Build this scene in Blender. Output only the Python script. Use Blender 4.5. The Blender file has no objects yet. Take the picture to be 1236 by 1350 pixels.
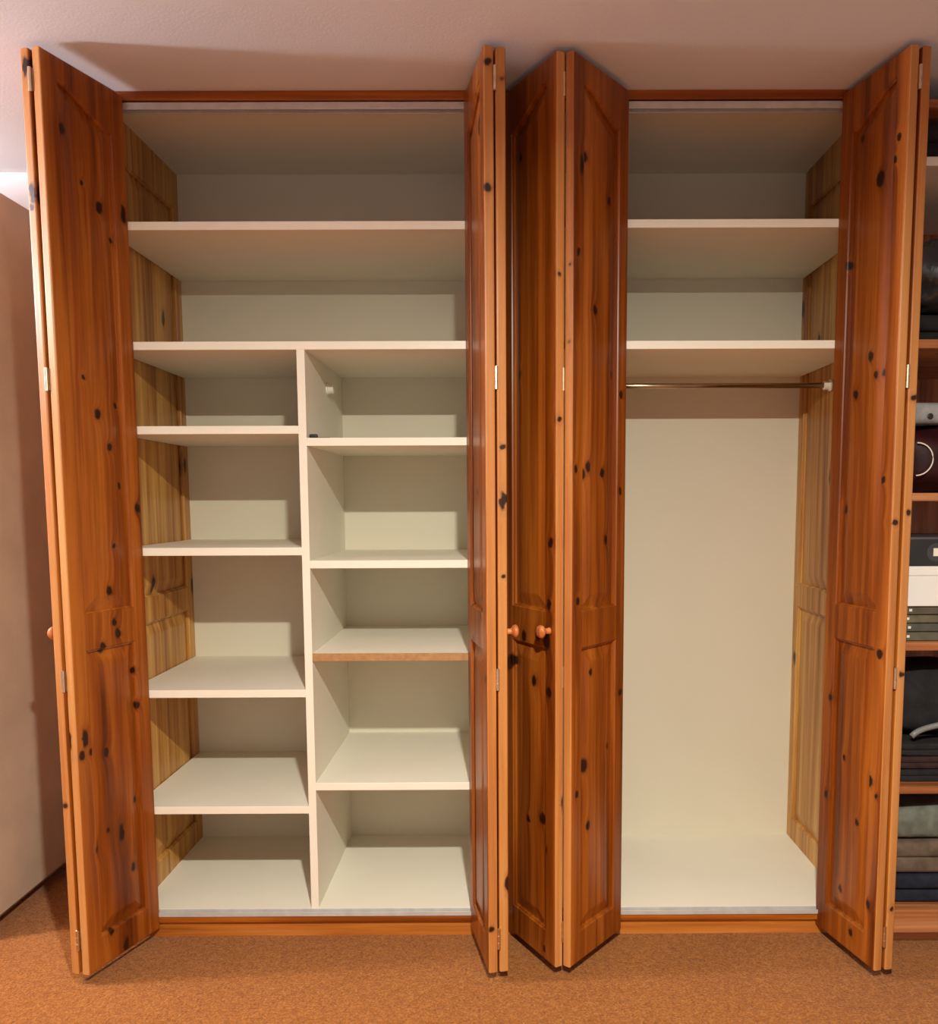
import bpy, bmesh, math, random
from mathutils import Vector, Matrix
random.seed(7)
S = bpy.context.scene
COL = S.collection

# ------------------------------------------------------------------ camera
cam_d = bpy.data.cameras.new('camera'); cam = bpy.data.objects.new('camera', cam_d); COL.objects.link(cam)
FPX, PX, PY, IW, IH = 1112.79, 666.58, 768.80, 1236.0, 1350.0
cam_d.sensor_fit = 'VERTICAL'; cam_d.sensor_height = 36.0; cam_d.sensor_width = 36.0
cam_d.lens = FPX / IH * 36.0
cam_d.shift_x = (IW/2 - PX) / IH; cam_d.shift_y = (PY - IH/2) / IH
cam_d.clip_start = .05
YAW, PITCH, ROLL = .0030, .0974, -.0037
fw = Vector((math.sin(YAW)*math.cos(PITCH), math.cos(YAW)*math.cos(PITCH), -math.sin(PITCH)))
rt = Vector((math.cos(YAW), -math.sin(YAW), 0)); up = rt.cross(fw)
r2 = rt*math.cos(ROLL) + up*math.sin(ROLL); u2 = up*math.cos(ROLL) - rt*math.sin(ROLL)
M = Matrix((r2, u2, -fw)).transposed().to_4x4(); M.translation = (.0216, -2.4139, 1.2949)
cam.matrix_world = M
S.camera = cam

# ------------------------------------------------------------------ world, lamps, exposure
S.view_settings.view_transform = 'Standard'; S.view_settings.look = 'None'
S.view_settings.exposure = 0.07; S.view_settings.gamma = 1.0
S.view_settings.use_curve_mapping = False
w = bpy.data.worlds.new('World'); S.world = w; w.use_nodes = True
w.node_tree.nodes['Background'].inputs[0].default_value = (.02, .018, .016, 1)
w.node_tree.nodes['Background'].inputs[1].default_value = 0

def lamp(name, kind, loc, energy, color, size):
    d = bpy.data.lights.new(name, kind); d.energy = energy; d.color = color
    if kind == 'AREA': d.shape = 'DISK'; d.size = size
    else: d.shadow_soft_size = size
    o = bpy.data.objects.new(name, d); COL.objects.link(o); o.location = loc
    return o
LAMP = (.165, -2.165, 2.218)                     # shaded lamp hanging in the middle of the room
lamp('room_lamp_offscreen', 'AREA', LAMP, 108, (1, .985, .86), .08)       # lit disc of the shaded room lamp; casts the shelf shadows
lamp('side_lamp_left_offscreen', 'POINT', (-2.60, -.42, 2.13), 125, (1, .93, .98), .06)   # second lamp; casts the door shadow on the ceiling

# ------------------------------------------------------------------ materials
def newmat(name):
    m = bpy.data.materials.new(name); m.use_nodes = True
    return m, m.node_tree, m.node_tree.nodes['Principled BSDF']
def N(nt, t, **k):
    n = nt.nodes.new(t)
    for a, v in k.items(): setattr(n, a, v)
    return n
def L(nt, a, b): nt.links.new(a, b)
def math_n(nt, op, a, b=None):
    n = N(nt, 'ShaderNodeMath', operation=op)
    for i, v in enumerate((a, b)):
        if v is None: continue
        if isinstance(v, (int, float)): n.inputs[i].default_value = v
        else: L(nt, v, n.inputs[i])
    return n.outputs[0]
def vmath(nt, op, a, b=None):
    n = N(nt, 'ShaderNodeVectorMath', operation=op)
    for i, v in enumerate((a, b)):
        if v is None: continue
        if isinstance(v, tuple): n.inputs[i].default_value = v
        else: L(nt, v, n.inputs[i])
    return n
def ramp(nt, fac, stops):
    n = N(nt, 'ShaderNodeValToRGB'); cr = n.color_ramp
    while len(cr.elements) < len(stops): cr.elements.new(.5)
    for e, (p, c) in zip(cr.elements, stops):
        e.position = p; e.color = c if len(c) == 4 else (*c, 1)
    L(nt, fac, n.inputs[0]); return n
def mix(nt, fac, a, b, mode='MIX'):
    n = N(nt, 'ShaderNodeMix', data_type='RGBA', blend_type=mode)
    if isinstance(fac, (int, float)): n.inputs[0].default_value = fac
    else: L(nt, fac, n.inputs[0])
    for i, v in ((6, a), (7, b)):
        if isinstance(v, tuple): n.inputs[i].default_value = v if len(v) == 4 else (*v, 1)
        else: L(nt, v, n.inputs[i])
    return n.outputs[2]
def noise(nt, vec, scale, detail=4, dist=0, rough=.5):
    n = N(nt, 'ShaderNodeTexNoise'); L(nt, vec, n.inputs['Vector'])
    n.inputs['Scale'].default_value = scale; n.inputs['Detail'].default_value = detail
    n.inputs['Distortion'].default_value = dist; n.inputs['Roughness'].default_value = rough
    return n.outputs['Fac']
def srgb(r, g, b):
    f = lambda c: (c/255/12.92 if c/255 <= .04045 else ((c/255+.055)/1.055)**2.4)
    return (f(r), f(g), f(b))

def plain(name, rgb, rough=.5, var=.06, scale=8, bump=0, bscale=200, metal=0, spec=.5):
    m, nt, b = newmat(name)
    co = N(nt, 'ShaderNodeTexCoord').outputs['Object']
    f = noise(nt, co, scale, 5)
    lo = tuple(c*(1-var*2) for c in rgb); hi = tuple(min(1, c*(1+var*2)) for c in rgb)
    L(nt, ramp(nt, f, [(.3, lo), (.7, hi)]).outputs[0], b.inputs['Base Color'])
    b.inputs['Roughness'].default_value = rough; b.inputs['Metallic'].default_value = metal
    b.inputs['Specular IOR Level'].default_value = spec
    if bump:
        bp = N(nt, 'ShaderNodeBump'); bp.inputs['Strength'].default_value = bump; bp.inputs['Distance'].default_value = .004
        L(nt, noise(nt, co, bscale, 3), bp.inputs['Height']); L(nt, bp.outputs[0], b.inputs['Normal'])
    return m

def pine(name, dark, mid, light, knots=(), seed=0, rough=.34, horiz=False, rand=.80, kscale=(9, 3.4), tint=1.0, edge=None, etint=1.0):
    dark, mid, light = [tuple(min(.95, c*tint) for c in q) for q in (dark, mid, light)]
    m, nt, b = newmat(name)
    co = N(nt, 'ShaderNodeTexCoord').outputs['Object']
    if horiz:                                   # grain runs along local x
        sp = N(nt, 'ShaderNodeSeparateXYZ'); L(nt, co, sp.inputs[0])
        cb = N(nt, 'ShaderNodeCombineXYZ')
        L(nt, sp.outputs[2], cb.inputs[0]); L(nt, sp.outputs[1], cb.inputs[1]); L(nt, sp.outputs[0], cb.inputs[2])
        co = cb.outputs[0]
    off = vmath(nt, 'ADD', co, (seed*1.37, seed*.71, seed*2.13)).outputs[0]
    # wobble so that knots and grain lines are irregular
    wn = N(nt, 'ShaderNodeTexNoise'); L(nt, off, wn.inputs['Vector']); wn.inputs['Scale'].default_value = 45; wn.inputs['Detail'].default_value = 3
    wob = vmath(nt, 'SCALE', vmath(nt, 'SUBTRACT', wn.outputs['Color'], (.5, .5, .5)).outputs[0]); wob.inputs['Scale'].default_value = .014
    kc = vmath(nt, 'ADD', co, wob.outputs[0]).outputs[0]
    dist = None
    for (x, z, r) in knots:
        rim = edge is not None and (x < .013 or x > edge-.013)          # knots that break out on the narrow edge
        d = vmath(nt, 'MULTIPLY', vmath(nt, 'SUBTRACT', kc, (x, .011, z)).outputs[0], (.6/r, 1/r, 1/r) if rim else (1/r, 0, 1/(1.35*r)))
        ln = vmath(nt, 'LENGTH', d.outputs[0]).outputs['Value']
        dist = ln if dist is None else math_n(nt, 'MINIMUM', dist, ln)
    vo = N(nt, 'ShaderNodeTexVoronoi', voronoi_dimensions='2D')
    sp = N(nt, 'ShaderNodeSeparateXYZ'); L(nt, vmath(nt, 'ADD', off, wob.outputs[0]).outputs[0], sp.inputs[0])
    cb = N(nt, 'ShaderNodeCombineXYZ')
    L(nt, math_n(nt, 'MULTIPLY', math_n(nt, 'ADD', sp.outputs[0], sp.outputs[1]), kscale[0]), cb.inputs[0]); L(nt, math_n(nt, 'MULTIPLY', sp.outputs[2], kscale[1]), cb.inputs[1])
    L(nt, cb.outputs[0], vo.inputs['Vector']); vo.inputs['Scale'].default_value = 1
    sc = N(nt, 'ShaderNodeSeparateColor'); L(nt, vo.outputs['Color'], sc.inputs[0])
    rd = math_n(nt, 'DIVIDE', vo.outputs['Distance'], .085)
    rd = math_n(nt, 'ADD', rd, math_n(nt, 'MULTIPLY', math_n(nt, 'LESS_THAN', sc.outputs[0], rand), 50))
    dist = rd if dist is None else math_n(nt, 'MINIMUM', dist, rd)
    # grain: bend the growth rings round the knots
    pull = math_n(nt, 'MULTIPLY', math_n(nt, 'DIVIDE', 1, math_n(nt, 'ADD', math_n(nt, 'MULTIPLY', dist, dist), 1.2)), .035)
    cbp = N(nt, 'ShaderNodeCombineXYZ'); L(nt, pull, cbp.inputs[0])
    gc = vmath(nt, 'ADD', off, cbp.outputs[0]).outputs[0]
    g1 = noise(nt, vmath(nt, 'MULTIPLY', gc, (26, 26, .9)).outputs[0], 1, 5, .35, .6)
    g2 = noise(nt, vmath(nt, 'MULTIPLY', gc, (110, 110, 2.2)).outputs[0], 1, 3, .2)
    g3 = noise(nt, vmath(nt, 'MULTIPLY', gc, (7, 7, 1.1)).outputs[0], 1, 3)
    g = math_n(nt, 'ADD', math_n(nt, 'MULTIPLY', g1, .62), math_n(nt, 'ADD', math_n(nt, 'MULTIPLY', g2, .16), math_n(nt, 'MULTIPLY', g3, .30)))
    base = ramp(nt, g, [(.40, dark), (.52, mid), (.65, light)]).outputs[0]
    if edge:                                    # planed narrow edges are paler than the stained faces
        xs = N(nt, 'ShaderNodeSeparateXYZ'); L(nt, co, xs.inputs[0])
        em = math_n(nt, 'ADD', math_n(nt, 'LESS_THAN', xs.outputs[0], .0016), math_n(nt, 'GREATER_THAN', xs.outputs[0], edge-.0016))
        base = mix(nt, em, base, ramp(nt, g, [(p, tuple(v*etint for v in srgb(*c))) for p, c in ((.36, (176, 100, 48)), (.52, (206, 134, 70)), (.70, (224, 160, 94)))]).outputs[0])
    kd = (.022, .005, .002)
    kr = ramp(nt, math_n(nt, 'DIVIDE', dist, 4), [(.0, (1, 1, 1)), (.19, (.97, .97, .97)), (.24, (.55, .55, .55)), (.30, (.14,)*3), (.50, (0, 0, 0))])
    halo = mix(nt, math_n(nt, 'MULTIPLY', kr.outputs[0], 1.0), base, kd)
    L(nt, halo, b.inputs['Base Color'])
    b.inputs['Roughness'].default_value = rough; b.inputs['Specular IOR Level'].default_value = .38
    b.inputs['Coat Weight'].default_value = .06; b.inputs['Coat Roughness'].default_value = .3
    bp = N(nt, 'ShaderNodeBump'); bp.inputs['Strength'].default_value = .12; bp.inputs['Distance'].default_value = .0015
    L(nt, g2, bp.inputs['Height']); L(nt, bp.outputs[0], b.inputs['Normal'])
    return m

OR = (srgb(98, 41, 8), srgb(150, 74, 16), srgb(188, 106, 34))     # varnished orange pine
YL = (srgb(128, 74, 26), srgb(182, 122, 54), srgb(214, 164, 88))   # paler pine inside the wardrobe
M_white = plain('white_laminate', srgb(239, 233, 216), .55, .012, 3, .03, 300)
M_back = plain('cream_back_board', srgb(222, 213, 190), .62, .015, 2, .04, 260)
M_edge = plain('white_edge_banding', srgb(244, 236, 218), .38, .01, 4)
M_raw = plain('raw_chipboard_edge', srgb(176, 128, 82), .7, .1, 60)
M_alu = plain('aluminium_track', (.66, .65, .63), .42, .04, 30, metal=.35)
M_brass = plain('hinge_metal', (.72, .60, .45), .28, .05, 60, metal=1)
M_chrome = plain('bronzed_rod', (.42, .33, .24), .22, .05, 20, metal=1)
M_plast = plain('white_plastic', srgb(240, 232, 214), .4, .02)
M_black = plain('black_plastic', (.02, .02, .02), .4, .1)
M_ceil = plain('ceiling_paint', srgb(234, 234, 238), .85, .012, 2, .12, 160)
M_wall = plain('wall_paint', srgb(234, 230, 230), .85, .015, 2, .10, 160)
M_room = plain('bounce_cutting_grey', srgb(166, 163, 166), .85, .03, 3, .10, 160)  # unseen side and front walls, darkened to grey to cut bounced light
M_cup = plain('cream_cupboard', srgb(200, 180, 158), .5, .06, 5)

def carpet():
    m, nt, b = newmat('orange_brown_carpet')
    co = N(nt, 'ShaderNodeTexCoord').outputs['Object']
    f1 = noise(nt, co, 170, 3, .4); f2 = noise(nt, co, 60, 4, .6); f3 = noise(nt, co, 3.5, 3)
    f = math_n(nt, 'ADD', math_n(nt, 'MULTIPLY', f1, .58), math_n(nt, 'ADD', math_n(nt, 'MULTIPLY', f2, .32), math_n(nt, 'MULTIPLY', f3, .10)))
    L(nt, ramp(nt, f, [(.34, srgb(112, 59, 12)), (.5, srgb(148, 86, 25)), (.66, srgb(176, 114, 46))]).outputs[0], b.inputs['Base Color'])
    b.inputs['Roughness'].default_value = .95; b.inputs['Specular IOR Level'].default_value = .1
    b.inputs['Sheen Weight'].default_value = .15
    bp = N(nt, 'ShaderNodeBump'); bp.inputs['Strength'].default_value = .6; bp.inputs['Distance'].default_value = .006
    L(nt, math_n(nt, 'ADD', f1, f2), bp.inputs['Height']); L(nt, bp.outputs[0], b.inputs['Normal'])
    return m
M_carpet = carpet()

# ------------------------------------------------------------------ helpers
def link(name, me, mat, parent=None, loc=None):
    o = bpy.data.objects.new(name, me); COL.objects.link(o)
    if mat: me.materials.append(mat)
    if parent:
        o.parent = parent
        if parent.type == 'EMPTY': o.matrix_parent_inverse = Matrix.Translation(-parent.location)
    if loc: o.location = loc
    return o
def tomesh(name, bm, smooth=False):
    me = bpy.data.meshes.new(name)
    bmesh.ops.recalc_face_normals(bm, faces=bm.faces[:])
    bm.to_mesh(me); bm.free()
    if smooth:
        for p in me.polygons: p.use_smooth = True
    return me
def bm_box(bm, x0, x1, y0, y1, z0, z1, bev=0, seg=2):
    r = bmesh.ops.create_cube(bm, size=1)['verts']
    for v in r:
        v.co = Vector(((x0+x1)/2 + v.co.x*(x1-x0), (y0+y1)/2 + v.co.y*(y1-y0), (z0+z1)/2 + v.co.z*(z1-z0)))
    if bev:
        es = list({e for v in r for e in v.link_edges})
        bmesh.ops.bevel(bm, geom=es, offset=bev, segments=seg, affect='EDGES', profile=.5)
def box(name, x0, x1, y0, y1, z0, z1, mat, parent=None, bev=.0015, seg=2):
    bm = bmesh.new(); bm_box(bm, x0, x1, y0, y1, z0, z1, bev, seg)
    return link(name, tomesh(name, bm), mat, parent)
def bm_lathe(bm, prof, M4, n=20):
    rings = []
    for (r, h) in prof:
        rings.append([bm.verts.new(M4 @ Vector((r*math.cos(2*math.pi*i/n), r*math.sin(2*math.pi*i/n), h))) for i in range(n)])
    for a, b in zip(rings, rings[1:]):
        for i in range(n): bm.faces.new((a[i], a[(i+1) % n], b[(i+1) % n], b[i]))
    bm.faces.new(rings[0][::-1]); bm.faces.new(rings[-1])
def align(p, d):
    d = Vector(d).normalized()
    return Matrix.Translation(p) @ d.to_track_quat('Z', 'Y').to_matrix().to_4x4()
def tube(bm, pts, r, n=8):
    rings = []
    for i, p in enumerate(pts):
        a = Vector(pts[max(0, i-1)]); b = Vector(pts[min(len(pts)-1, i+1)])
        R = align(p, b-a)
        rings.append([bm.verts.new(R @ Vector((r*math.cos(2*math.pi*k/n), r*math.sin(2*math.pi*k/n), 0))) for k in range(n)])
    for a, b in zip(rings, rings[1:]):
        for k in range(n): bm.faces.new((a[k], a[(k+1) % n], b[(k+1) % n], b[k]))
    bm.faces.new(rings[0][::-1]); bm.faces.new(rings[-1])
def thing(name, label, cat, loc, group=None):
    o = bpy.data.objects.new(name, None); COL.objects.link(o); o.location = loc
    o.empty_display_size = .1
    o['label'] = label; o['category'] = cat
    if group: o['group'] = group
    return o
def tag(o, label, cat, group=None):
    o['label'] = label; o['category'] = cat
    if group: o['group'] = group
    return o
def struct(o, label, cat):
    o['kind'] = 'structure'; o['label'] = label; o['category'] = cat
    return o

# ------------------------------------------------------------------ the room
CEIL = 2.408
XW0, XW1, YW0, YW1 = -2.95, 2.30, -3.50, .575
struct(box('floor', XW0, XW1, YW0, YW1, -.05, 0, M_carpet, bev=0), 'orange brown short pile carpet covering the floor', 'floor')
struct(box('ceiling', XW0, XW1, YW0, YW1, CEIL, CEIL+.05, M_ceil, bev=0), 'pale painted ceiling above the wardrobe', 'ceiling')
struct(box('wall_back', XW0, XW1, YW1, YW1+.08, -.05, CEIL+.05, M_wall, bev=0), 'pale painted wall behind the wardrobe', 'wall')
struct(box('wall_left', XW0-.08, XW0, YW0, YW1+.08, -.05, CEIL+.05, M_room, bev=0), 'unseen wall beyond the cream cupboard, grey to cut bounce', 'wall')
struct(box('wall_right', XW1, XW1+.08, YW0, YW1+.08, -.05, CEIL+.05, M_room, bev=0), 'unseen wall beyond the pine shelf unit, grey to cut bounce', 'wall')
struct(box('wall_front', XW0-.08, XW1+.08, YW0-.08, YW0, -.05, CEIL+.05, M_room, bev=0), 'unseen wall facing the wardrobe, grey to cut bounce', 'wall')

# ------------------------------------------------------------------ framed pine leaves
def curve_flat(zt): return lambda x: zt
NS = 14
def outline(op, d):
    x0, x1, zb, zt = op
    xs = [x0+d + (x1-x0-2*d)*i/(NS-1) for i in range(NS)]
    bot = [(x, zb+d) for x in xs]; top = [(x, zt(x)-d*1.05) for x in xs]
    return bot + top[::-1]
def framed(name, W, z0, z1, T, ops, mat, parent, pmat=None, both=True):
    """rail and stile frame with rounded outer edges and sunk raised-and-fielded panels; local x = width, y = thickness"""
    bm = bmesh.new(); r = .005
    def q(*cs): bm.faces.new([bm.verts.new(c) for c in cs])
    sides = ((0, 1), (T, -1))
    for y, s in sides:
        xa, xb = ops[0][0], ops[0][1]
        q((r, y, z0+r), (xa, y, z0+r), (xa, y, z1-r), (r, y, z1-r))
        q((xb, y, z0+r), (W-r, y, z0+r), (W-r, y, z1-r), (xb, y, z1-r))
        xs = [xa + (xb-xa)*i/(NS-1) for i in range(NS)]
        lows = [lambda x: z0+r] + [o[3] for o in ops]
        highs = [(lambda x, o=o: o[2]) for o in ops] + [lambda x: z1-r]
        for lo, hi in zip(lows, highs):
            for a, b in zip(xs, xs[1:]): q((a, y, lo(a)), (b, y, lo(b)), (b, y, hi(b)), (a, y, hi(a)))
        for op in ops:
            loops = [[(x, y+s*dep, z) for x, z in outline(op, d)] for d, dep in ((0, 0), (.002, .0035), (.006, .005), (.0065, .0115))]
            for A, B in zip(loops, loops[1:]):
                n = len(A)
                for i in range(n): q(A[i], A[(i+1) % n], B[(i+1) % n], B[i])
    prof = [(r, 0)] + [(r-r*math.sin(a), r-r*math.cos(a)) for a in (math.pi/6, math.pi/3, math.pi/2)]
    prof = prof + [(d, T-y) for d, y in prof[::-1]]
    rect = lambda d, y: [(d, y, z0+d), (W-d, y, z0+d), (W-d, y, z1-d), (d, y, z1-d)]
    for (d1, y1), (d2, y2) in zip(prof, prof[1:]):
        A, B = rect(d1, y1), rect(d2, y2)
        for i in range(4): q(A[i], A[(i+1) % 4], B[(i+1) % 4], B[i])
    me = bpy.data.meshes.new(name); bm.to_mesh(me); bm.free()
    o = link(name, me, mat, parent)
    for op in ops:
        bm = bmesh.new()
        for y, s in sides:
            prof2 = ((.004, .0110), (.010, .0108), (.014, .0100), (.040, .0035), (.043, .0030))
            loops = [[(x, y+s*dep, z) for x, z in outline(op, d)] for d, dep in prof2]
            for A, B in zip(loops, loops[1:]):
                n = len(A)
                for i in range(n): q(A[i], A[(i+1) % n], B[(i+1) % n], B[i])
            F = loops[-1]
            for i in range(NS-1): q(F[i], F[i+1], F[2*NS-2-i], F[2*NS-1-i])
        me = bpy.data.meshes.new('raised_panel'); bm.to_mesh(me); bm.free()
        link('raised_panel', me, pmat or mat, o)
    return o

ZD0, ZD1, T, LW = .030, 2.392, .027, .266
HZ = (2.319, 1.603, .831, .124)

root = thing('built_in_wardrobe', 'large built-in pine wardrobe with open folding doors and empty white shelves', 'wardrobe', (-.012, .28, 0))

def leaf(tint, back, apex, origin, seed, knots, label=None, knob=False, etint=.85):
    B, A = Vector(back), Vector(apex)
    d = (A-B).normalized(); B = A - d*LW
    o0, u = (B, d) if origin == 'back' else (A, -d)
    kn = [((x if origin == 'back' else LW-x), z, r) for x, z, r in knots]
    mat = pine('pine_door_%d' % seed, *OR, knots=kn, seed=seed, rand=.90 if len(kn) > 6 else .88, tint=tint, edge=LW, etint=etint)
    def arch(x):
        t = x/LW if origin == 'back' else 1-x/LW            # 0 at the outer stile, 1 at the folding edge
        t = min(1, max(0, (t-.15)/.70))
        return ZD1-.118 + .066*(t*t*(3-2*t))
    ops = [(.046, LW-.046, ZD0+.085, curve_flat(.905)), (.046, LW-.046, 1.000, arch)]
    o = framed('door_leaf', LW, ZD0, ZD1, T, ops, mat, root)
    ang = math.atan2(u.y, u.x)
    o.matrix_parent_inverse = Matrix.Translation(-root.location)
    o.location = (o0.x, o0.y, 0); o.rotation_euler = (0, 0, ang)
    if label: o['label'] = label
    if knob:
        bm = bmesh.new(); kx = LW-.029 if origin == 'back' else .029
        bm_lathe(bm, [(.010, -.002), (.0085, .004), (.0075, .012), (.010, .017), (.0165, .022), (.018, .028), (.015, .033), (.007, .036)], align((kx, 0, .952), (0, -1, 0)), 20)
        k = link('knob', tomesh('knob', bm, True), pine('pine_knob_%d' % seed, srgb(150, 72, 30), srgb(206, 120, 66), srgb(228, 150, 96), seed=seed+20, rand=2), o)
    return o, (A, u, origin)

def hinge(o, info, gap):
    """knuckles standing between the folded leaves at the inner corner of the folding edge"""
    for z in HZ:
        bm = bmesh.new(); x = LW-.0005 if info[2] == 'back' else .0005
        s = 1 if info[2] == 'back' else -1
        yc = T+gap/2
        bm_lathe(bm, [(.0015, z-.030), (.0046, z-.0285), (.0046, z-.010), (.0040, z-.0095), (.0046, z-.009), (.0046, z+.009), (.0040, z+.0095), (.0046, z+.010), (.0046, z+.0285), (.0015, z+.030)], Matrix.Translation((x+s*.002, yc, 0)), 12)
        bm_box(bm, min(x-s*.03, x), max(x-s*.03, x), T-.0005, T+.0012, z-.027, z+.027)
        bm_box(bm, min(x-s*.03, x), max(x-s*.03, x), T+gap-.0012, T+gap+.0005, z-.027, z+.027)
        link('hinge', tomesh('hinge', bm), M_brass, o)

R1, R2, R3 = .0105, .0078, .0055
kA = [(.206,2.226,R1),(.100,2.067,.0125),(.154,2.112,R3),(.06,1.997,R3),(.14,1.526,R1),(.18,1.618,R3),(.075,1.557,R2),(.103,1.442,R2),(.072,1.339,R2),(.016,1.276,.010),(.104,1.175,R3),(.13,1.055,R1),(.12,.968,R2),(.11,.935,.011),(.165,.905,.012),(.055,.82,R2),(.05,.719,R2),(.252,.631,R1),(.222,.633,R2),(.168,.615,.010),(.07,.449,R2),(.214,.359,R1),(.175,.4,R3),(.09,.259,R1),(.185,.113,R2)]
k2 = [(.143,1.316,R2),(.258,2.354,R1),(.262,2.062,.011),(.102,1.088,R2),(.065,1.008,R2),(.084,.91,R2),(.249,.832,R2),(.262,.152,.009)]
k3a = [(.079,1.635,.011),(.257,1.861,R2),(.262,1.502,R2),(.242,1.186,.011),(.236,1.022,.010),(.225,.922,.016),(.18,.935,.012),(.109,.922,.013),(.046,.843,.012),(.156,.802,.012),(.235,.787,.012),(.127,.403,.009),(.195,.424,.013),(.218,.346,R2),(.211,.059,R2),(.09,2.2,R2)]
k3b = [(.205,2.162,.0105),(.095,2.08,.0085),(.242,1.919,R2),(.16,1.79,R1),(.072,1.637,R2),(.03,1.585,R2),(.255,1.694,R2),(.252,1.375,R2),(.208,1.363,.011),(.186,1.382,.010),(.12,1.369,.010),(.03,1.321,R2),(.24,1.032,R2),(.1,1.187,.009),(.17,.831,R2),(.02,.749,R2),(.08,.603,R2),(.198,.576,.016),(.177,.403,.010),(.24,.508,R2),(.26,1.886,R3)]
k4 = [(.089,2.244,R2),(.235,2.188,R2),(.226,2.14,R2),(.169,2.114,.015),(.05,1.928,R2),(.156,1.669,.011),(.178,1.618,R2),(.205,1.622,R2),(.099,1.577,.011),(.071,1.267,.010),(.23,1.344,R2),(.26,1.235,.009),(.24,.891,.011),(.105,.572,R3),(.22,.543,.012),(.25,.511,R3),(.035,.443,R2),(.17,.406,R2),(.108,.19,R2),(.235,.201,R2),(.165,.087,R2),(.039,.728,R2)]

lo, li = leaf(.85, (-1.0035, -.0075), (-1.0925, -.2575), 'apex', 1, kA, 'knotty pine leaf folded out beside the left shelves'); hinge(lo, li, .0125)
leaf(.85, (-1.0600, .0075), (-1.1490, -.2425), 'back', 2, [(.262, 2.02, .009), (.26, .497, .009), (.255, 1.9, R3)], knob=True)
lo, li = leaf(.85, (-.0797, -.006), (-.0227, -.256), 'back', 3, k2); hinge(lo, li, .0045)
leaf(.85, (-.0243, .006), (.0327, -.244), 'apex', 4, [(.255, 2.32, R2), (.25, 1.65, R3), (.26, 1.43, R2), (.25, 1.28, R2), (.26, 1.1, R2), (.25, .3, R3)], knob=True)
lo, li = leaf(.85, (.369, -.024), (.2, -.234), 'apex', 5, k3b, etint=.85); hinge(lo, li, .004)
leaf(.85, (.023, 0), (.157, -.232), 'back', 6, k3a, knob=True, etint=.85)
lo, li = leaf(.85, (.9524, -.006), (1.0134, -.256), 'back', 7, k4, etint=.85); hinge(lo, li, .0045)
leaf(.85, (1.0116, .006), (1.0716, -.244), 'apex', 8, [(.258, 1.55, .010), (.262, .84, R2), (.262, 1.26, R2), (.26, .2, R2)], etint=.85)

# ------------------------------------------------------------------ wardrobe carcass
XL, XR, XD, D = -1.072, 1.0475, -.5435, .55
TH = .022
ZB, ZT = .0864, 2.390
P = root
pm_l = pine('pine_side_left', *YL, seed=11, rough=.4, rand=.72, kscale=(7, 3))
pm_r = pine('pine_side_right', *YL, seed=12, rough=.4, rand=.72, kscale=(7, 3))
sops = [(.055, .505, .16, curve_flat(.925)), (.055, .505, 1.000, curve_flat(2.27))]
o = framed('side_panel', .562, 0, CEIL-.001, T, sops, pm_l, root)      # left side: face towards +x
o.location = (XL, 0, 0); o.rotation_euler = (0, 0, math.pi/2)
o = framed('side_panel', .562, 0, CEIL-.001, T, sops, pm_r, root)
o.location = (XR, .562, 0); o.rotation_euler = (0, 0, -math.pi/2)
box('partition', -.024, -.003, .006, D, .0, CEIL-.001, M_white, P)
box('back_panel', XL-.002, XR+.002, D, D+.012, .0, CEIL-.002, M_back, P, bev=0)
box('top_panel', XL-.002, XR+.002, .012, D+.002, ZT, CEIL-.0005, M_white, P, bev=0)
box('base_panel', XL-.001, -.02, .0, D+.001, ZB-.020, ZB, M_white, P)
box('base_panel', -.006, XR+.001, .0, D+.001, ZB-.020, ZB, M_white, P)
pl = pine('pine_plinth', srgb(150, 78, 24), srgb(190, 112, 44), srgb(214, 140, 66), seed=14, horiz=True, rand=1.5)
pl2 = pine('pine_lip', *OR, seed=15, horiz=True, rand=1.5)
box('plinth', XL-.025, XR+.025, .004, .024, -.001, .0665, pl, P)
box('plinth_lip', XL-.025, XR+.025, -.008, .0045, .046, .0675, pl2, P, bev=.004, seg=3)
for a, b in ((XL, -.023), (-.003, XR)):
    bm = bmesh.new()
    bm_box(bm, a, b, -.011, .0, .0672, .0705, .0006); bm_box(bm, a, b, -.0112, -.0092, .0672, .080, .0005); bm_box(bm, a, b, -.0018, .0003, .0672, .0862, .0005)
    link('floor_track', tomesh('floor_track', bm), M_alu, P)
    bm = bmesh.new()
    bm_box(bm, a, b, .010, .040, 2.380, 2.384, .0006); bm_box(bm, a, b, .010, .013, 2.362, 2.384, .0006); bm_box(bm, a, b, .037, .040, 2.362, 2.384, .0006)
    link('head_track', tomesh('head_track', bm), M_alu, P)
box('head_rail', XL-.026, XR+.026, .003, .020, 2.3835, CEIL-.0005, pl2, P, bev=.003, seg=3)

def shelf(x0, x1, zc, raw=False, y1=D):
    o = box('shelf', x0, x1, .003, y1, zc-TH/2, zc+TH/2, M_white, P, bev=.001)
    e = box('edge_strip', x0, x1, .0005, .0045, zc-TH/2-.0004, zc+TH/2+.0004, M_raw if raw else M_edge, None, bev=.0012)
    e.parent = o; 
    o.matrix_parent_inverse = Matrix.Translation(-root.location)
    return o
XC0, XC1 = -.024, -.003
shelf(XL, XC0, 2.0524); shelf(XC1, XR, 2.0552)
shelf(XL, XC0, 1.7289); shelf(XC1, XR, 1.7274)
for z in (1.4962, 1.1525, .7385, .3892): shelf(XL, XD-TH/2, z)
for z in (1.4623, 1.1147, .8448, .4593): shelf(XD+TH/2, XC0, z, raw=(z == .8448))
dv = box('divider', XD-TH/2, XD+TH/2, .003, D, ZB, 1.7289-TH/2, M_white, P, bev=.001)
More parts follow.
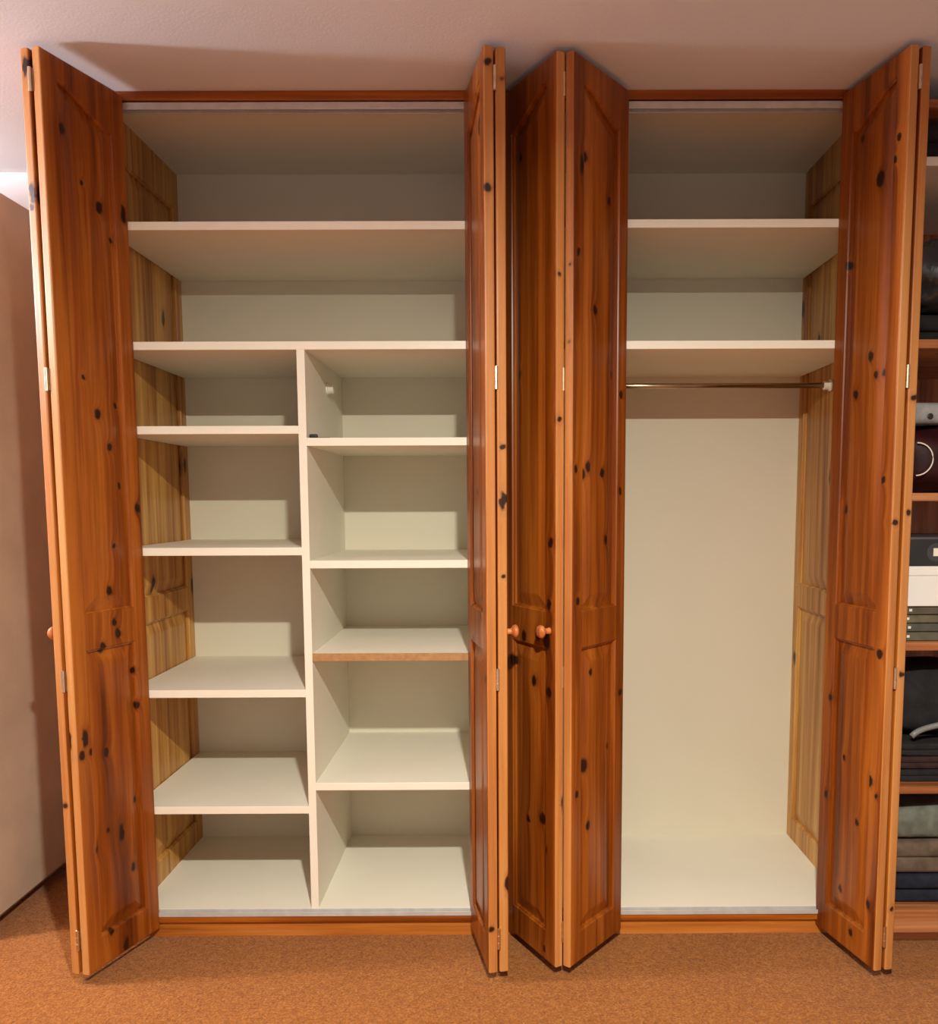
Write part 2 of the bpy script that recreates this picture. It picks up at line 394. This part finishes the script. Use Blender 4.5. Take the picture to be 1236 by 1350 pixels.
e = box('edge_strip', XD-TH/2-.0004, XD+TH/2+.0004, .0005, .0045, ZB, 1.7289-TH/2, M_edge, None, bev=.0012); e.parent = dv
# socket of a former rail on the divider
bm = bmesh.new()
bm_lathe(bm, [(.019, 0), (.019, .004), (.015, .006), (.015, .020), (.012, .022)], align((XD+TH/2, .30, 1.648), (1, 0, 0)), 20)
sk = link('rail_socket', tomesh('rail_socket', bm, False), M_plast, dv)
# hanging rod of the right bay
bm = bmesh.new()
bm_lathe(bm, [(.0085, 0), (.0085, XR-XC1-.002)], align((XC1+.001, .27, 1.650), (1, 0, 0)), 24)
rod = link('hanging_rod', tomesh('hanging_rod', bm, True), M_chrome, P)
for x, s in ((XR, -1), (XC1, 1)):
    bm = bmesh.new()
    bm_lathe(bm, [(.018, 0), (.018, .004), (.014, .006), (.014, .022), (.0115, .024)], align((x, .27, 1.650), (s, 0, 0)), 20)
    link('rod_bracket', tomesh('rod_bracket', bm), M_plast, rod)

# little black clip lying on the shelf beside the divider
bm = bmesh.new()
bm_box(bm, -.527, -.503, .006, .020, 1.4733, 1.485, .0045, 3); bm_box(bm, -.522, -.470, .020, .026, 1.4733, 1.4765, .001)
tag(link('cable_clip', tomesh('cable_clip', bm), M_black), 'tiny black plastic clip on the shelf beside the white divider', 'clip')

# ------------------------------------------------------------------ tall cream cupboard on the left
cu = thing('tall_cupboard', 'tall plain cream cupboard with recessed plinth left of the wardrobe', 'cupboard', (-1.9, .27, 0))
box('carcass', -2.30, -1.505, -.005, .572, .05, 2.235, M_cup, cu, bev=.002)
box('plinth', -2.28, -1.56, .03, .56, 0, .051, M_cup, cu, bev=0)
for a, b, hx in ((-2.298, -1.904, -1.94), (-1.900, -1.507, -1.865)):
    d = box('cupboard_door', a, b, -.024, -.0045, .054, 2.231, M_cup, cu, bev=.002)
    bm = bmesh.new(); bm_box(bm, hx-.006, hx+.006, -.048, -.040, 1.0, 1.16, .003); bm_box(bm, hx-.005, hx+.005, -.042, -.023, 1.01, 1.02); bm_box(bm, hx-.005, hx+.005, -.042, -.023, 1.14, 1.15)
    h = link('handle', tomesh('handle', bm), M_alu, d)

# ------------------------------------------------------------------ pine shelf unit on the right
UX0, UX1, UY0, UY1 = 1.088, 1.92, -.09, .50
ru = thing('pine_shelf_unit', 'open pine shelf unit packed with dark clothes beside the right folding door', 'shelf unit', (1.5, .2, 0))
pu = pine('pine_shelf_unit', srgb(120, 62, 30), srgb(172, 104, 60), srgb(204, 140, 92), seed=16, horiz=True, rand=.75)
puv = pine('pine_shelf_unit_side', srgb(120, 62, 30), srgb(172, 104, 60), srgb(204, 140, 92), seed=17, rand=.75)
box('side_panel', UX0, UX0+.018, UY0, UY1, 0, 2.34, puv, ru); box('side_panel', UX1-.018, UX1, UY0, UY1, 0, 2.34, puv, ru)
box('back_panel', UX0+.01, UX1-.01, UY1, UY1+.01, .05, 2.34, puv, ru, bev=0)
box('top_panel', UX0+.018, UX1-.018, UY0, UY1, 2.32, 2.34, pu, ru)
for z0, z1 in ((2.172, 2.196), (1.700, 1.724), (1.289, 1.312), (.873, .897), (.461, .483), (.048, .116)):
    box('shelf', UX0+.0175, UX1-.0175, UY0, UY1, z0, z1, pu if z0 < 2 else M_white, ru, bev=.003)
box('plinth', UX0+.018, UX1-.018, UY0+.05, UY0+.07, 0, .049, pu, ru, bev=0)

def cloth(name, rgb, rough=.9):
    m, nt, b = newmat(name)
    co = N(nt, 'ShaderNodeTexCoord').outputs['Object']
    f = noise(nt, co, 25, 5, .4); f2 = noise(nt, co, 500, 2)
    L(nt, ramp(nt, f, [(.3, tuple(c*.7 for c in rgb)), (.7, tuple(min(1, c*1.3) for c in rgb))]).outputs[0], b.inputs['Base Color'])
    b.inputs['Roughness'].default_value = rough; b.inputs['Specular IOR Level'].default_value = .25
    bp = N(nt, 'ShaderNodeBump'); bp.inputs['Strength'].default_value = .4; bp.inputs['Distance'].default_value = .002
    L(nt, math_n(nt, 'ADD', math_n(nt, 'MULTIPLY', f, 2), f2), bp.inputs['Height']); L(nt, bp.outputs[0], b.inputs['Normal'])
    return m
C_black = cloth('black_cloth', (.022, .020, .021)); C_navy = cloth('navy_cloth', (.018, .020, .032))
C_grey = cloth('grey_green_cloth', srgb(112, 114, 104)); C_taupe = cloth('taupe_cloth', srgb(104, 88, 74))
C_maroon = cloth('maroon_cloth', srgb(52, 16, 18), .5); C_brown = cloth('dark_brown_cloth', srgb(56, 38, 36))
C_grey2 = cloth('pale_grey_cloth', srgb(150, 148, 148)); C_char = cloth('charcoal_cloth', srgb(40, 38, 38))
M_bag = plain('dark_plastic_bag', srgb(46, 46, 46), .22, .15, 14, .9, 22)

def folded(name, x0, x1, y0, y1, z0, h, layers, mat, label, cat, group=None, rnd=3, sag=.006):
    """a garment folded flat: rounded stacked layers joined by a fold, gently uneven"""
    rg = random.Random(rnd); bm = bmesh.new(); t = h/layers
    for k in range(layers):
        j = [rg.uniform(-.006, .006) for _ in range(4)]
        r = bmesh.ops.create_grid(bm, x_segments=14, y_segments=12, size=1)['verts']
        # closed pillow-like slab: superellipse cross-section
        bmesh.ops.delete(bm, geom=r, context='VERTS')
        nu, nv = 40, 10; rings = []
        ph = rg.uniform(0, 6)
        for v in range(nv+1):
            a = -math.pi/2 + math.pi*v/nv
            cz = math.copysign(abs(math.sin(a))**.55, math.sin(a)); cr = 1 - (1-abs(math.cos(a))**.55)*min(1, t*.55/ (min(x1-x0, y1-y0)/2))
            if v in (0, nv): cr = 1 - t*.55/(min(x1-x0, y1-y0)/2)
            ring = []
            for i in range(nu):
                b = 2*math.pi*i/nu
                ex = math.copysign(abs(math.cos(b))**.22, math.cos(b)); ey = math.copysign(abs(math.sin(b))**.22, math.sin(b))
                X = (x0+x1)/2 + j[0] + (x1-x0-.012)/2*ex*cr; Y = (y0+y1)/2 + j[1]*.5 + (y1-y0-.012)/2*ey*cr
                wv = sag*math.sin(9*X+ph)*.5 + sag*math.sin(14*Y+ph*2)*.4
                wv *= (0 if (k == 0 and cz < 0) else 1)
                Z = z0 + t*(k+.5) + t*.52*cz + wv*(k+.5+cz*.5)/layers
                ring.append(bm.verts.new((X, Y, max(z0, Z))))
            rings.append(ring)
        for A, B in zip(rings, rings[1:]):
            for i in range(nu): bm.faces.new((A[i], A[(i+1) % nu], B[(i+1) % nu], B[i]))
        bm.faces.new(rings[0][::-1]); bm.faces.new(rings[-1])
    return tag(link(name, tomesh(name, bm, True), mat), label, cat, group)

X0, X1 = UX0+.024, 1.47
# top compartments
folded('folded_blanket', X0, X1+.05, -.06, .40, 2.1966, .105, 2, C_black, 'black folded blanket on the topmost pale shelf of the shelf unit', 'blanket', rnd=4)
folded('folded_sweater', X0, X1, .02, .42, 1.7246, .085, 2, C_char, 'charcoal folded sweater beneath the crumpled plastic bag', 'sweater', rnd=5)
def lump(name, cx, cy, cz, sx, sy, sz, mat, label, cat, rnd, amp=.18):
    rg = random.Random(rnd); bm = bmesh.new()
    bmesh.ops.create_icosphere(bm, subdivisions=4, radius=1)
    dirs = [(Vector((rg.uniform(-1, 1), rg.uniform(-1, 1), rg.uniform(-1, 1))).normalized(), rg.uniform(2, 6), rg.uniform(0, 6)) for _ in range(9)]
    for v in bm.verts:
        n = v.co.copy()
        d = sum(abs(math.sin(f*n.dot(q)+p)) for q, f, p in dirs)/9 - .62
        c = Vector([math.copysign(abs(t)**.6, t) for t in n])
        c *= 1 + amp*d
        v.co = Vector((cx+sx*c.x, cy+sy*c.y, max(cz-sz*.97, cz+sz*c.z)))
    return tag(link(name, tomesh(name, bm, True), mat), label, cat)
lump('plastic_bag', 1.30, .10, 1.922, .170, .140, .105, M_bag, 'crumpled dark grey plastic bag on a charcoal folded sweater', 'bag', 9, .5)
# maroon bag with pale cord, grey pouch on top of it
mb = thing('maroon_bag', 'dark maroon cloth bag with a pale cord loop below the grey pouch', 'bag', (1.30, .08, 1.312))
o = lump('body', 1.29, .10, 1.312+.0932, .165, .16, .095, C_maroon, 'x', 'x', 12, .25)
for k in ('label', 'category'): del o[k]
o.parent = mb; o.matrix_parent_inverse = Matrix.Translation(-mb.location)
bm = bmesh.new()
pts = [Vector((1.165+.045*math.sin(a)*.9, -.062-.01*math.sin(a), 1.405+.045*math.cos(a))) for a in [math.pi*i/14 for i in range(15)]]
tube(bm, pts, .0019); o = link('cord', tomesh('cord', bm, True), M_plast, mb); o['label'] = 'pale cord loop'
gp = thing('grey_pouch', 'small pale grey pouch with a black stud on the maroon bag', 'pouch', (1.30, .03, 1.49))
bm = bmesh.new(); bm_box(bm, 1.15, 1.42, -.05, .12, 1.504, 1.562, .018, 4)
link('body', tomesh('body', bm, True), C_grey2, gp)
bm = bmesh.new(); bm_lathe(bm, [(.008, 0), (.008, .003), (.005, .005)], align((1.203, -.0495, 1.523), (0, -1, 0)), 16)
link('stud', tomesh('stud', bm), M_black, gp)
# books, white box, black box
cols = [(96, 92, 74), (84, 82, 70), (104, 98, 76), (90, 84, 66)]
zz = .8972
for i, c in enumerate(cols):
    bk = thing('paperback_book', ['olive paperback book at the bottom of the stack under the white box', 'dark olive paperback book second from the bottom of the book stack', 'pale olive paperback book third from the bottom of the book stack', 'brownish paperback book directly under the white box'][i], 'book', (1.3, 0, zz), 'books stacked under the white box')
    h = (.026, .024, .025, .0245)[i]
    bm = bmesh.new(); x0, x1, y0, y1 = 1.135+.004*(i % 2), 1.40, -.065+.003*(i % 3), .12
    bm_box(bm, x0, x1, y0, y1, zz, zz+.002, .0005); bm_box(bm, x0, x1, y0, y1, zz+h-.002, zz+h, .0005); bm_box(bm, x0, x1, y0, y0+.002, zz, zz+h, .0005)
    link('cover', tomesh('cover', bm), plain('book_cover_%d' % i, srgb(*c), .5, .12, 30), bk)
    box('pages', x0+.003, x1-.003, y0+.002, y1-.003, zz+.002, zz+h-.002, plain('book_pages_%d' % i, srgb(170, 160, 130), .8, .05, 90), bk, bev=0)
    o = box('spine_mark', x0+.022, x0+.030, y0-.0006, y0+.0004, zz+h/2-.0035, zz+h/2+.0035, M_plast, bk, bev=0); o['label'] = 'white dot on the spine'
    zz += h
wb = thing('white_box', 'flat plain white cardboard box between the books and the black box', 'box', (1.3, .03, zz))
box('box_body', 1.118, 1.44, -.075, .20, zz, zz+.088, plain('white_card', srgb(240, 236, 230), .6, .015), wb, bev=.002)
box('lid', 1.115, 1.443, -.078, .203, zz+.086, zz+.112, plain('white_card_lid', srgb(242, 238, 232), .6, .015), wb, bev=.002)
zz += .1122
bb = thing('black_box', 'low black case with a round grey badge on the white box', 'case', (1.3, .03, zz))
box('case_body', 1.116, 1.44, -.070, .20, zz, zz+.078, plain('black_case', (.02, .02, .021), .3, .1), bb, bev=.004, seg=3)
box('lid_seam', 1.114, 1.442, -.0715, .2015, zz+.074, zz+.081, plain('grey_seam', srgb(80, 80, 84), .35, .1), bb, bev=.0015)
bm = bmesh.new(); bm_lathe(bm, [(.026, 0), (.026, .0015), (.020, .002)], align((1.226, -.0699, zz+.038), (0, -1, 0)), 28)
bd = link('badge', tomesh('badge', bm), plain('grey_badge', srgb(58, 60, 60), .4, .1), bb); bd['label'] = 'round grey badge with white square'
box('badge_mark', 1.218, 1.236, -.0728, -.0715, zz+.028, zz+.050, M_plast, None, bev=0).parent = bd
# trousers and handbag
zz = .4832
for i in range(3):
    folded('folded_trousers', X0+.012*i, X1, -.06+.006*i, .34, zz, .034, 2, (C_black, C_brown, C_black)[i], ['black folded trousers lowest of the stack under the handbag', 'dark brown folded trousers in the middle of the stack under the handbag', 'black folded trousers uppermost of the stack under the handbag'][i], 'trousers', 'trousers folded under the handbag', rnd=20+i, sag=.003)
    zz += .0368
hb = thing('handbag', 'black soft handbag with a grey handle on the folded trousers', 'handbag', (1.30, .1, zz))
o = lump('bag_body', 1.30, .13, zz+.107, .17, .13, .105, C_black, 'x', 'x', 31, .2)
for k in ('label', 'category'): del o[k]
o.parent = hb; o.matrix_parent_inverse = Matrix.Translation(-hb.location)
bm = bmesh.new()
pts = [Vector((1.20+.011*i, -.030+.004*math.sin(i*.5), zz+.028+.0034*i-.010*math.exp(-i*.8))) for i in range(16)]
tube(bm, pts, .0085, 10)
o = link('handle', tomesh('handle', bm, True), plain('grey_handle', srgb(128, 128, 126), .35, .1), hb); o['label'] = 'grey handle'
# bottom compartment
folded('folded_jeans', X0, X1, -.055, .38, .1162, .084, 2, C_navy, 'dark navy folded jeans on the thick bottom shelf', 'jeans', rnd=40)
folded('folded_pullover', X0, X1, -.052, .36, .2045, .094, 2, C_taupe, 'taupe folded pullover between the jeans and the grey jacket', 'pullover', rnd=43, sag=.010)
folded('folded_jacket', X0-.002, X1, -.045, .34, .305, .088, 1, C_grey, 'grey green folded jacket on top of the taupe pullover', 'jacket', rnd=44, sag=.022)
